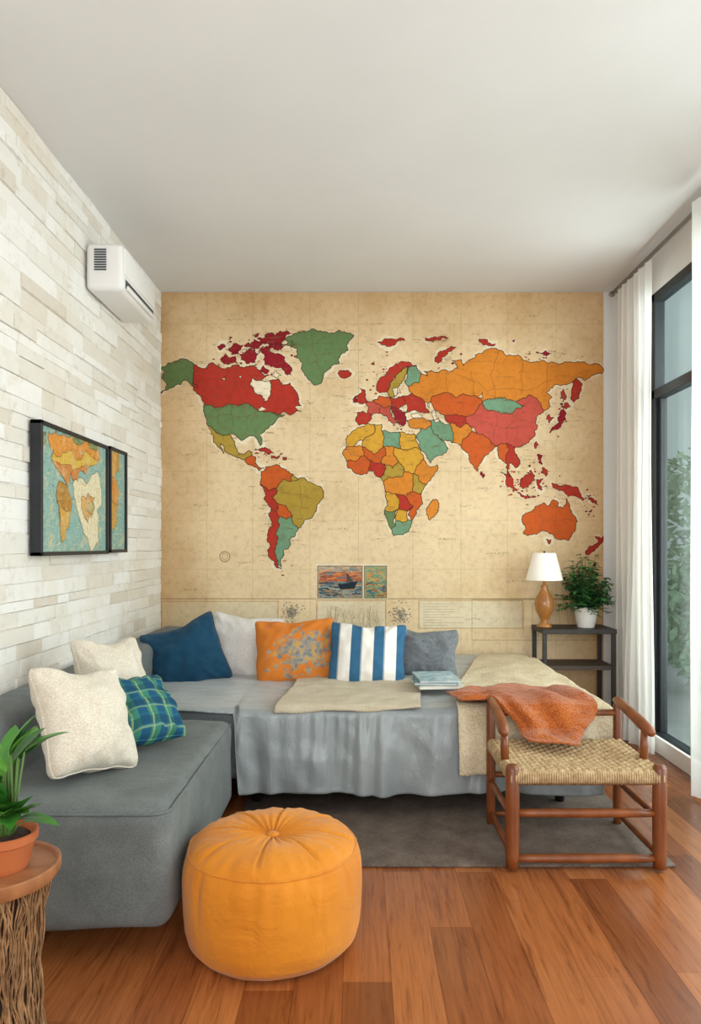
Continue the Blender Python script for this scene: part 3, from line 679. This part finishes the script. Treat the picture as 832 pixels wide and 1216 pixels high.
# ================================================================ rug
t=NT('taupe_rug'); v=t.coords()
t.base(t.mix(1.0,t.ramp(t.noise(v,7,7,.7),[(.35,C('#665a52')),(.65,C('#85776d'))]),t.ramp(t.noise(t.coords((1,3,1)),90,3),[(.3,(.6,.6,.6,1)),(.65,(1.05,1.05,1.05,1))]),'MULTIPLY'),.97,0,.1); t.bump(t.noise(v,220,3),.8,.006)
b=B(); b.rbox(-.5,1.135,2.555,3.65,.0005,.011,.004,2); b.make('rug',t.m,label='dark taupe low-pile rug under the daybed and chair',cat='rug')
# ================================================================ chair
cw=M('chair_wood','#8e4f26','#653317',.33,3,60,.1,scale=(4,4,1.2),spec=.5)
CX0,CX1,CY0,CY1=.545,1.065,2.53,2.94
e=empty('chair',((CX0+CX1)/2,2.73,.011),'low wooden armchair with a woven rush seat on the rug','chair')
zf=.0112
def leg(x,y,z1,r=.021): 
    b=B(); b.tube([(x,y,zf),(x,y,.06),(x,y,.2),(x,y,z1-.012),(x,y,z1)],[r*.9,r,r*1.03,r,r*.75],14); b.make('leg',cw,parent=e)
leg(CX0,CY0,.375,.024); leg(CX1,CY0,.375,.024); leg(CX0,CY1,.505,.018); leg(CX1,CY1,.505,.018)
def st(p,q,r=.012):
    b=B(); p=Vector(p);q=Vector(q); b.tube([p.lerp(q,k/6) for k in range(7)],[r*.85,r,r*1.05,r*1.1,r*1.05,r,r*.85],12); b.make('stretcher',cw,parent=e)
for z in (.045,.205): st((CX0,CY0,z),(CX1,CY0,z),.015)
for x in (CX0,CX1):
    for z in (.055,.185): st((x,CY0,z),(x,CY1,z))
for z in (.05,.21): st((CX0,CY1,z),(CX1,CY1,z))
for z,n in ((.325,'seat_rail'),):
    for p,q in (((CX0,CY0,z),(CX1,CY0,z)),((CX0,CY1,z),(CX1,CY1,z)),((CX0,CY0,z),(CX0,CY1,z)),((CX1,CY0,z),(CX1,CY1,z))):
        b=B(); b.tube([p,q],.013,12); b.make(n,cw,parent=e)
b=B(); b.tube([Vector((CX0,CY1,.465)),Vector((CX1,CY1,.465))],.014,12); b.make('back_rail',cw,parent=e)
for x,sx_ in ((CX0,-1),(CX1,1)):
    b=B(); b.tube([(x-sx_*.004,2.665,.33),(x,2.665,.40),(x,2.665,.462)],[.015,.016,.013],12); b.make('arm_post',cw,parent=e)
    b=B(); pts=[(x,2.965,.512),(x,2.93,.514),(x,2.8,.497),(x+sx_*.004,2.70,.480),(x+sx_*.008,2.64,.468),(x+sx_*.01,2.615,.463)]
    b.tube(pts,[.012,.018,.02,.022,.021,.013],14); b.make('armrest',cw,parent=e)
t=NT('rush_cord'); v=t.coords((1,1,1))
t.base(t.ramp(t.noise(v,45,5,.7),[(.3,C('#8f7252')),(.5,C('#b39872')),(.75,C('#d0b994'))]),.85,0,.2); t.bump(t.noise(v,240,3),.6,.003)
b=B(); nx_,ny_=38,24
sx0,sx1,sy0,sy1=CX0-.012,CX1+.012,CY0-.018,CY1-.01
ztop=.358
def seatf(u,v_):
    x=sx0+(sx1-sx0)*u; y=sy0+(sy1-sy0)*v_
    dx=min(u,1-u)*(sx1-sx0); dy=min(v_,1-v_)*(sy1-sy0)
    e_=.018
    rz=0
    for d in (dx,dy):
        if d<e_: rz-= e_*(1-math.sqrt(max(0,1-(1-d/e_)**2)))
    sagv=-.016*math.sin(math.pi*u)*math.sin(math.pi*v_)
    a=u*nx_; c_=v_*ny_
    par=(int(a/1.5)+int(c_))%2
    la=abs(math.sin(math.pi*a/1.5)); lc=abs(math.sin(math.pi*c_))
    hgt=(lc**.6)*(.45+.55*la) if par==0 else (lc**.6)*(.15+.25*la)
    return Vector((x,y,ztop+rz+sagv+.010*hgt))
b.surf(nx_*6+1,ny_*7+1,seatf)
for k in range(64):
    x=sx0+(sx1-sx0)*(k+.5)/64
    for yy,s_ in ((sy0,-1),(sy1,1)):
        b.tube([(x,yy-s_*.012,ztop-.002),(x,yy+s_*.001,ztop-.014),(x,yy+s_*.002,ztop-.036),(x,yy-s_*.012,ztop-.05)],.0043,6)
for k in range(50):
    y=sy0+(sy1-sy0)*(k+.5)/50
    for xx,s_ in ((sx0,-1),(sx1,1)):
        b.tube([(xx-s_*.012,y,ztop-.002),(xx+s_*.001,y,ztop-.014),(xx+s_*.002,y,ztop-.036),(xx-s_*.012,y,ztop-.05)],.0043,6)
b.box(sx0+.01,sx1-.01,sy0+.01,sy1-.01,ztop-.05,ztop-.03)
b.make('seat',t.m,parent=e,label='woven natural rush seat')
# orange throw: soft knit lying on the bed, slipping over the back rail onto the seat
t=NT('rust_orange_knit'); v=t.coords(); vo=t.n('ShaderNodeTexVoronoi'); vo.inputs['Scale'].default_value=150; t.l(v,vo.inputs['Vector'])
t.base(t.mix(1.0,t.ramp(t.noise(v,9,5),[(.3,C('#bb6128')),(.7,C('#da8242'))]),t.ramp(vo.outputs['Distance'],[(0,(1,1,1,1)),(.7,(.6,.5,.44,1))]),'MULTIPLY'),.95,0,.1); t.bump(vo.outputs['Distance'],-.8,.005); t.b.inputs['Sheen Weight'].default_value=.3
prof=[(3.32,.488),(3.24,.488),(3.16,.489),(3.08,.494),(3.01,.500),(2.965,.498),(2.935,.486),(2.912,.460),(2.895,.430),(2.875,.404),(2.84,.389),(2.78,.383),(2.73,.382)]
def pr_at(q):
    k=max(0,min(.9999,q))*(len(prof)-1); i=int(k); f=k-i; f=f*f*(3-2*f)*.5+f*.5
    return prof[i][0]*(1-f)+prof[i+1][0]*f, prof[i][1]*(1-f)+prof[i+1][1]*f
def thr(s,tt):
    # lower hem: diagonal, rounded corner; the left end stays on the bed as a narrow tail
    endq=.36+.62*sm(.22,.52,s)*(1-.32*sm(.78,1,s))+.04*math.sin(s*11)
    beg=.02+.34*sm(.0,.14,.14-s)*0+.12*(1-sm(.0,.3,s))+.05*math.sin(s*7+1)*sm(0,.3,s)
    q=beg+(endq-beg)*tt
    y,z=pr_at(q)
    x=.40+.585*s
    inw=sm(.45,.95,q)
    x=x*(1-inw)+(.565+.33*sm(.1,1,s)+.02*math.sin(q*6))*inw if s>.2 else x
    if s>.12: pass
    # long soft folds that run down the slope and fan towards the left tail
    ph=s*26+2.4*math.sin(tt*2.3+s*3)+5*NZ(s*1.6,tt*1.2,4)
    ph2=(s*13-tt*7)+4*NZ(s*1.5,tt*1.5,11)
    f1=.5+.5*math.cos(ph); f2=.5+.5*math.cos(ph2)
    amp=.55+.45*sm(-.3,.3,NZ(s*2.5,tt*2,7))
    w=.017*f1*amp+.021*f2**1.5+.012*NZ(x*7,y*7,2)+.004*NZ(x*25,y*25,3)
    edge=sm(0,.07,s)*sm(0,.07,1-s)*sm(0,.08,tt)*sm(0,.08,1-tt)
    w=max(0,w)*(.15+.85*edge)*(.55+.45*sm(.05,.3,s))
    steep=sm(.38,.52,q)*(1-sm(.72,.84,q))
    z+=w*(1-.5*steep)+.009
    y-=w*1.1*steep+.003
    x+=.007*math.sin(ph)+.02*NZ(q*5,s*2,9)
    y+=.02*NZ(s*4,tt*2,5)*(1-steep)
    return Vector((x,y,z))
b=B(); b.surf(220,170,thr); b.make('orange_throw',t.m,solid=.007,label='rust-orange knitted throw draped over the chair back',cat='throw blanket')
# ================================================================ pouf
t=NT('mustard_pouf_cloth'); v=t.coords()
t.base(t.ramp(t.noise(v,5,5),[(.3,C('#c37411')),(.7,C('#d4861c'))]),.7,0,.3)
nb=t.noise(v,8,5,.6,1.0); t.bump(nb,.55,.02); t.b.inputs['Sheen Weight'].default_value=.15; pm=t.m
PC=Vector((-.250,2.105,0))
e=empty('pouf',PC,'round mustard-yellow fabric pouf on the wooden floor','pouf')
pr0=[(.0,.001),(.195,.001),(.228,.008),(.246,.028),(.255,.06),(.259,.10),(.261,.14),(.262,.18),(.261,.215),(.257,.24),(.251,.260),(.244,.274)]
pr=[]
for i in range(len(pr0)-1):
    for q in range(4): pr.append(tuple(pr0[i][j]+(pr0[i+1][j]-pr0[i][j])*q/4 for j in (0,1)))
pr.append(pr0[-1])
ZR=.274
def rf(a,r,z):
    ca_,sa_=math.cos(a),math.sin(a)
    pk=.013*(abs(math.sin(a*15+2*NZ(ca_*2,sa_*2,1)))-.5)*sm(.13,ZR-.012,z)*sm(ZR+.012,ZR-.01,z)
    cr=-.020*math.exp(-((math.sin(a*4.5+.6+.5*math.sin(z*9)))/.15)**2)*sm(.05,.22,z)*sm(ZR+.01,ZR-.03,z)
    k=.016*NZ(ca_*2.4,sa_*2.4,z*4)+.010*NZ(ca_*7,sa_*7,z*5)*sm(.05,.2,z)
    h=.010*(1-abs(math.sin(z*24+3*NZ(ca_*2,sa_*2,5))))*sm(-.1,.3,NZ(ca_*2,sa_*2,8))
    return 1+k+pk+cr-h
b=B(); b.lathe(pr,PC.x,PC.y,224,rf=rf); b.make('body',pm,parent=e)
tp=[(.2435,.2735),(.240,.282),(.233,.291),(.221,.300),(.205,.307),(.18,.313),(.15,.317),(.12,.319),(.095,.319),(.075,.317),(.055,.312),(.035,.305),(.018,.300),(.0,.299)]
b=B(); vs=[];fs=[];sg=224
for i,(r,z) in enumerate(tp):
    for k in range(sg):
        a=2*math.pi*k/sg; seam=abs(math.sin(a*4+.3))
        dep=-.013*math.exp(-(seam/.08)**2)*sm(.0,.05,r)*sm(.245,.20,r) - .009*(1-abs(math.sin(a*12)))*sm(.15,.04,r)*sm(0,.02,r)-.005*abs(math.sin(a*15+2*NZ(math.cos(a)*2,math.sin(a)*2,1)))*sm(.16,.235,r)*sm(.2436,.236,r)
        g=rf(a,r,ZR) if i==0 else 1+(rf(a,r,ZR)-1)*max(0,1-i*.2)
        vs.append((PC.x+r*math.cos(a)*g,PC.y+r*math.sin(a)*g,z+dep+.007*NZ(math.cos(a)*r*14,math.sin(a)*r*14,2)*min(1,i/2)))
for i in range(len(tp)-1):
    for k in range(sg): fs.append((i*sg+k,i*sg+(k+1)%sg,(i+1)*sg+(k+1)%sg,(i+1)*sg+k))
b.add(vs,fs); b.make('top_panel',pm,parent=e)
b=B(); b.tube([(PC.x+.2445*math.cos(k*math.pi/112)*rf(k*math.pi/112,0,ZR),PC.y+.2445*math.sin(k*math.pi/112)*rf(k*math.pi/112,0,ZR),ZR) for k in range(224)],.003,8,True); b.make('piping',pm,parent=e)
b=B(); b.lathe([(.001,.296),(.018,.298),(.02,.303),(.012,.308),(.001,.309)],PC.x,PC.y,20); b.make('button',pm,parent=e)
# ================================================================ woven side table + plant
TD=1.5; TC=Vector(((-6-VX)*TD/F,TD,0)); TZ=.476
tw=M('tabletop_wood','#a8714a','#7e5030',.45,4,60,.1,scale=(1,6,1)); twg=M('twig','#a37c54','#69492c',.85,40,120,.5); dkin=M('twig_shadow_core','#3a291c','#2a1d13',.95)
e=empty('side_table',TC,'round wooden side table on a woven twig base','side table')
b=B(); b.lathe([(.10,TZ-.026),(.122,TZ-.024),(.129,TZ-.012),(.129,TZ+.004),(.125,TZ+.007),(.120,TZ+.004),(.118,TZ-.002),(.0,TZ-.002)],TC.x,TC.y,64); b.make('tabletop',tw,parent=e,angle=35)
b=B()
def br(z): return .102+.005*math.cos(z*12)-.012*math.sin(math.pi*z/TZ)
for k in range(230):
    a0=2*math.pi*k/230; dr=R.choice([-1,1])*R.uniform(.1,1.9); ph=R.random()*6; off=R.uniform(-.009,.005)
    pts=[]
    for i in range(24):
        z=.004+i/23*(TZ-.032); a=a0+dr*z+.035*math.sin(z*30+ph)+.025*math.sin(z*71+ph*2); rr=br(z)+off+.003*math.sin(z*60+ph)
        pts.append((TC.x+rr*math.cos(a),TC.y+rr*math.sin(a),z))
    b.tube(pts,R.uniform(.0013,.0028),6)
b.make('base',twg,parent=e)
b=B(); b.lathe([(.082,.002),(.078,.24),(.082,TZ-.027)],TC.x,TC.y,32); b.make('shade_core',dkin,parent=e)  # dark drum added to stand in for the shade between the twigs
terr=M('terracotta','#bb6a3a','#9f5430',.75,6,90,.2); soil=M('soil','#3a291e','#241911',.95,40,120,.8)
def leafmesh(b,base,dirv,up,L,W,curl=.25,n=8,mi=0):
    d=dirv.normalized(); sd=d.cross(up).normalized(); upn=sd.cross(d).normalized()
    vs=[]
    for i in range(n+1):
        s=i/n; w=W*math.sin(math.pi*min(1,s**.75))**.8*.5 if 0<s<1 else .0005
        c=base+d*L*s-upn*(curl*L*s*s)
        for q in (-1,-.5,0,.5,1): vs.append(c+sd*w*q+upn*(abs(q)*w*.35))
    fs=[(i*5+k,i*5+k+1,(i+1)*5+k+1,(i+1)*5+k) for i in range(n) for k in range(4)]
    b.add(vs,fs,mi)
t=NT('glossy_green_leaf'); v=t.coords(); geo=t.n('ShaderNodeNewGeometry')
t.base(t.ramp(geo.outputs['Random Per Island'],[(0,C('#23541f')),(.5,C('#377428')),(1,C('#5a9236'))]),.32,0,.5); leafm=t.m
stemm=M('green_stem','#5c7f3a','#476530',.6)
pz0=TZ-.0015; pc=Vector(((6-VX)*TD/F,TD+.0,pz0))
e=empty('potted_plant',pc,'leafy green plant in a small terracotta pot','potted plant')
PS=.93
b=B(); b.lathe([(r*PS,z_) for r,z_ in [(.046,pz0),(.052,pz0+.01),(.062,pz0+.055),(.064,pz0+.058),(.069,pz0+.06),(.070,pz0+.076),(.066,pz0+.078),(.062,pz0+.074),(.060,pz0+.066),(.0,pz0+.066)]],pc.x,pc.y,48); b.make('pot',terr,parent=e,angle=40)
b=B(); b.lathe([(.054,pz0+.062),(.045,pz0+.070),(.0,pz0+.073)],pc.x,pc.y,30); b.make('soil',soil,parent=e)
bs=B(); bl=B()
for k in range(46):
    a=k*2.399; hz=.02+.15*((k*.618)%1); lean=R.uniform(.006,.04)
    p0=Vector((pc.x+.015*math.cos(a),pc.y+.015*math.sin(a),pz0+.07)); p1=Vector((pc.x+lean*math.cos(a),pc.y+lean*math.sin(a),pz0+.075+hz))
    bs.tube([p0,(p0+p1)/2+Vector((0,0,.006)),p1],.0022,6)
    el=R.uniform(.55,1.35) if hz>.06 else R.uniform(.15,.8)
    dv=Vector((math.cos(a)*math.cos(el),math.sin(a)*math.cos(el),math.sin(el)))
    leafmesh(bl,p1,dv,Vector((0,0,1)) if el<1.2 else Vector((-math.cos(a),-math.sin(a),.4)),R.uniform(.065,.10),R.uniform(.036,.05),R.uniform(.05,.3),10)
bs.make('stems',stemm,parent=e); bl.make('foliage',leafm,parent=e)
# ================================================================ back side table, lamp, fern
bx0,bx1,by0,by1,bz=1.10,1.545,4.27,4.55,.65
met=M('dark_metal','#34302d','#262220',.5); shw=M('shelf_wood','#4d4038','#3b302a',.6,4,60,.1,scale=(1,8,1))
e=empty('end_table',((bx0+bx1)/2,4.41,0),'dark brown end table with a lower shelf','side table')
b=B(); b.box(bx0,bx1,by0,by1,bz-.028,bz); b.make('tabletop',met,parent=e,smooth=False,bevel=.003)
b=B(); b.box(bx0+.01,bx1-.01,by0+.01,by1-.01,.405,.43); b.make('shelf',shw,parent=e,smooth=False,bevel=.002)
for x in (bx0+.004,bx1-.028):
    for y in (by0+.004,by1-.028):
        b=B(); b.box(x,x+.024,y,y+.024,0,bz-.028); b.make('leg',met,parent=e,smooth=False,bevel=.002)
lc=P(646,745,4.4); lx,ly=lc.x,lc.y
e=empty('table_lamp',(lx,ly,bz),'table lamp with turned wooden base and white shade','lamp')
lw=M('lamp_wood','#bd7f3e','#8f5a28',.22,8,60,.05,spec=.6)
b=B(); b.lathe([(.0,bz),(.045,bz),(.048,bz+.008),(.03,bz+.02),(.02,bz+.035),(.032,bz+.06),(.052,bz+.1),(.06,bz+.14),(.052,bz+.18),(.03,bz+.215),(.018,bz+.24),(.022,bz+.252),(.012,bz+.262),(.008,bz+.30),(.0,bz+.30)],lx,ly,40); b.make('base',lw,parent=e)
t=NT('lamp_shade_cloth'); v=t.coords(); t.base(C('#f4f0e8'),.9,0,.1); t.b.inputs['Emission Color'].default_value=C('#fff1da'); t.b.inputs['Emission Strength'].default_value=.12; t.bump(t.noise(v,300,2),.2,.002)  # faint glow put into the shade cloth, the lamp itself is unlit
b=B(); b.lathe([(.108,bz+.288),(.110,bz+.292),(.068,bz+.452),(.066,bz+.455)],lx,ly,48)
b.f=b.f[:-2]; b.mi=b.mi[:-2]; b.c=b.c[:-2]
b.make('lamp_shade',t.m,parent=e,solid=.003)
b=B(); b.lathe([(.004,bz+.29),(.004,bz+.45),(.008,bz+.462),(.0,bz+.47)],lx,ly,12)
for k in range(3):
    a=k*2.094; b.tube([(lx,ly,bz+.447),(lx+.066*math.cos(a),ly+.066*math.sin(a),bz+.447)],.0018,6)
b.make('shade_holder',met,parent=e)
fc=Vector((1.40,4.40,bz))
e=empty('potted_fern',fc,'bushy dark green plant in a white pot on the end table','potted plant')
b=B(); b.lathe([(.0,bz),(.05,bz),(.06,bz+.04),(.068,bz+.1),(.072,bz+.125),(.067,bz+.127),(.063,bz+.115),(.0,bz+.112)],fc.x,fc.y,40); b.make('pot',M('white_ceramic','#f0eeea','#e6e4e0',.3),parent=e,angle=40)
t=NT('dark_fern_leaf'); geo=t.n('ShaderNodeNewGeometry')
t.base(t.ramp(geo.outputs['Random Per Island'],[(0,C('#1b4321')),(.5,C('#2f6034')),(1,C('#4f8745'))]),.5,0,.4)
bs=B(); bl=B()
for k in range(100):
    a=k*2.399; el=R.uniform(.15,1.5); L=R.uniform(.19,.31)
    pts=[]
    for i in range(7):
        s=i/6; rr=L*s*math.cos(el)*.60; zz=L*s*math.sin(el)*1.15-.07*s*s*math.cos(el)
        pts.append(Vector((fc.x+.02*math.cos(a)+rr*math.cos(a)*.92,fc.y+.02*math.sin(a)+rr*math.sin(a)*.8,bz+.115+zz)))
    bs.tube(pts,.0018,5)
    for i in range(1,7):
        for sg_ in (-1,1):
            aa=a+sg_*R.uniform(.6,1.3); dv=Vector((math.cos(aa),math.sin(aa),R.uniform(-.3,.6)))
            leafmesh(bl,pts[i],dv,Vector((0,0,1)),R.uniform(.03,.055),R.uniform(.018,.028),.25,4)
for v_ in bl.v: v_.y=min(v_.y,4.585); v_.x=max(v_.x,1.235+.1*max(0,1.1-v_.z)) if v_.z>.9 else max(v_.x,1.20); v_.z=max(v_.z,bz+.004)
bs.make('stems',stemm,parent=e); bl.make('foliage',t.m,parent=e)
# ================================================================ curtains
t=NT('sheer_white_curtain'); 
df=t.n('ShaderNodeBsdfDiffuse'); df.inputs[0].default_value=C('#f8f7f4'); tl=t.n('ShaderNodeBsdfTranslucent'); tl.inputs[0].default_value=C('#faf8f5'); tr=t.n('ShaderNodeBsdfTransparent')
m1=t.n('ShaderNodeMixShader'); m1.inputs[0].default_value=.5; m2=t.n('ShaderNodeMixShader'); m2.inputs[0].default_value=.25
t.l(df.outputs[0],m1.inputs[1]); t.l(tl.outputs[0],m1.inputs[2]); t.l(m1.outputs[0],m2.inputs[1]); t.l(tr.outputs[0],m2.inputs[2]); t.l(m2.outputs[0],t.out.inputs[0])
RZ=2.722; RX=1.585
def curtain(y0,y1,nf,lab,x0=RX,sd=0):
    b=B()
    def f(s,tt):
        z=2.705-tt*(2.705-.015)
        a=s*nf*2*math.pi+1.3*NZ(s*3,z*.5,sd)+1.2*NZ(s*6,z*.3,sd+8)
        am=.034*(.5+.5*tt)*(.45+1.4*abs(NZ(s*4,z*.25,sd+3)))
        return Vector((x0+min(.07,am*math.sin(a+.7*math.sin(z*1.1)*tt)+.010*math.sin(z*2+s*9)*tt), y0+(y1-y0)*s+.012*math.sin(2*a)+.03*NZ(s*3,z*.7,y0)*tt, z))
    b.surf(nf*22,50,f); return b.make('curtain',t.m,label=lab,cat='curtain',group='sheer curtains')
curtain(3.87,4.36,6,'white sheer curtain gathered beside the end table',RX,2); curtain(2.62,3.26,6,'white sheer curtain gathered over the window glass',RX-.065,5)
e=empty('curtain_rod',(RX,3.4,RZ),'grey metal curtain rod above the window','curtain rod')
rodm=M('rod_metal','#9a9896','#7f7d7b',.35,5,60,.02,metal=.5)
b=B(); b.tube([(RX,1.0,RZ),(RX,4.46,RZ)],.012,14); b.make('rod',rodm,parent=e)
b=B(); b.lathe([(0.001,-.02),(.016,-.012),(.02,0),(.016,.012),(.001,.02)],0,0,16); b.v=[Vector((RX+v_.x,4.47+v_.z,RZ+v_.y)) for v_ in b.v]; b.make('finial',rodm,parent=e)
for y in (1.3,4.44):
    b=B(); b.tube([(RX,y,RZ),(XR,y,RZ)],.007,8); b.make('bracket',rodm,parent=e)
# ================================================================ lights, world, camera
w=bpy.data.worlds.new('World'); scene.world=w; w.use_nodes=True
bg=w.node_tree.nodes['Background']; bg.inputs[0].default_value=(.94,.975,1.0,1); bg.inputs[1].default_value=.92
def area(name,loc,rot,sx,sy,en,col):
    l=bpy.data.lights.new(name,'AREA'); l.shape='RECTANGLE'; l.size=sx; l.size_y=sy; l.energy=en; l.color=col
    o=bpy.data.objects.new(name,l); COL.objects.link(o); o.location=loc; o.rotation_euler=[math.radians(a) for a in rot]; return o
area('window_daylight',(2.3,2.7,1.5),(0,90,0),2.4,2.9,165,(1,.975,.94))
area('fill_light',(.2,-.9,1.4),(97,0,0),2.4,1.4,58,(1,.97,.94))  # added fill from behind the camera, no real lamp stands there
cam=bpy.data.cameras.new('Camera'); co=bpy.data.objects.new('Camera',cam); COL.objects.link(co)
co.location=(0,0,H); co.rotation_euler=(math.radians(90),0,0)
cam.sensor_width=36; cam.lens=36*F/1216; cam.shift_x=-9/1216; cam.shift_y=40/1216; cam.clip_start=.05
scene.camera=co
scene.view_settings.view_transform='Standard'
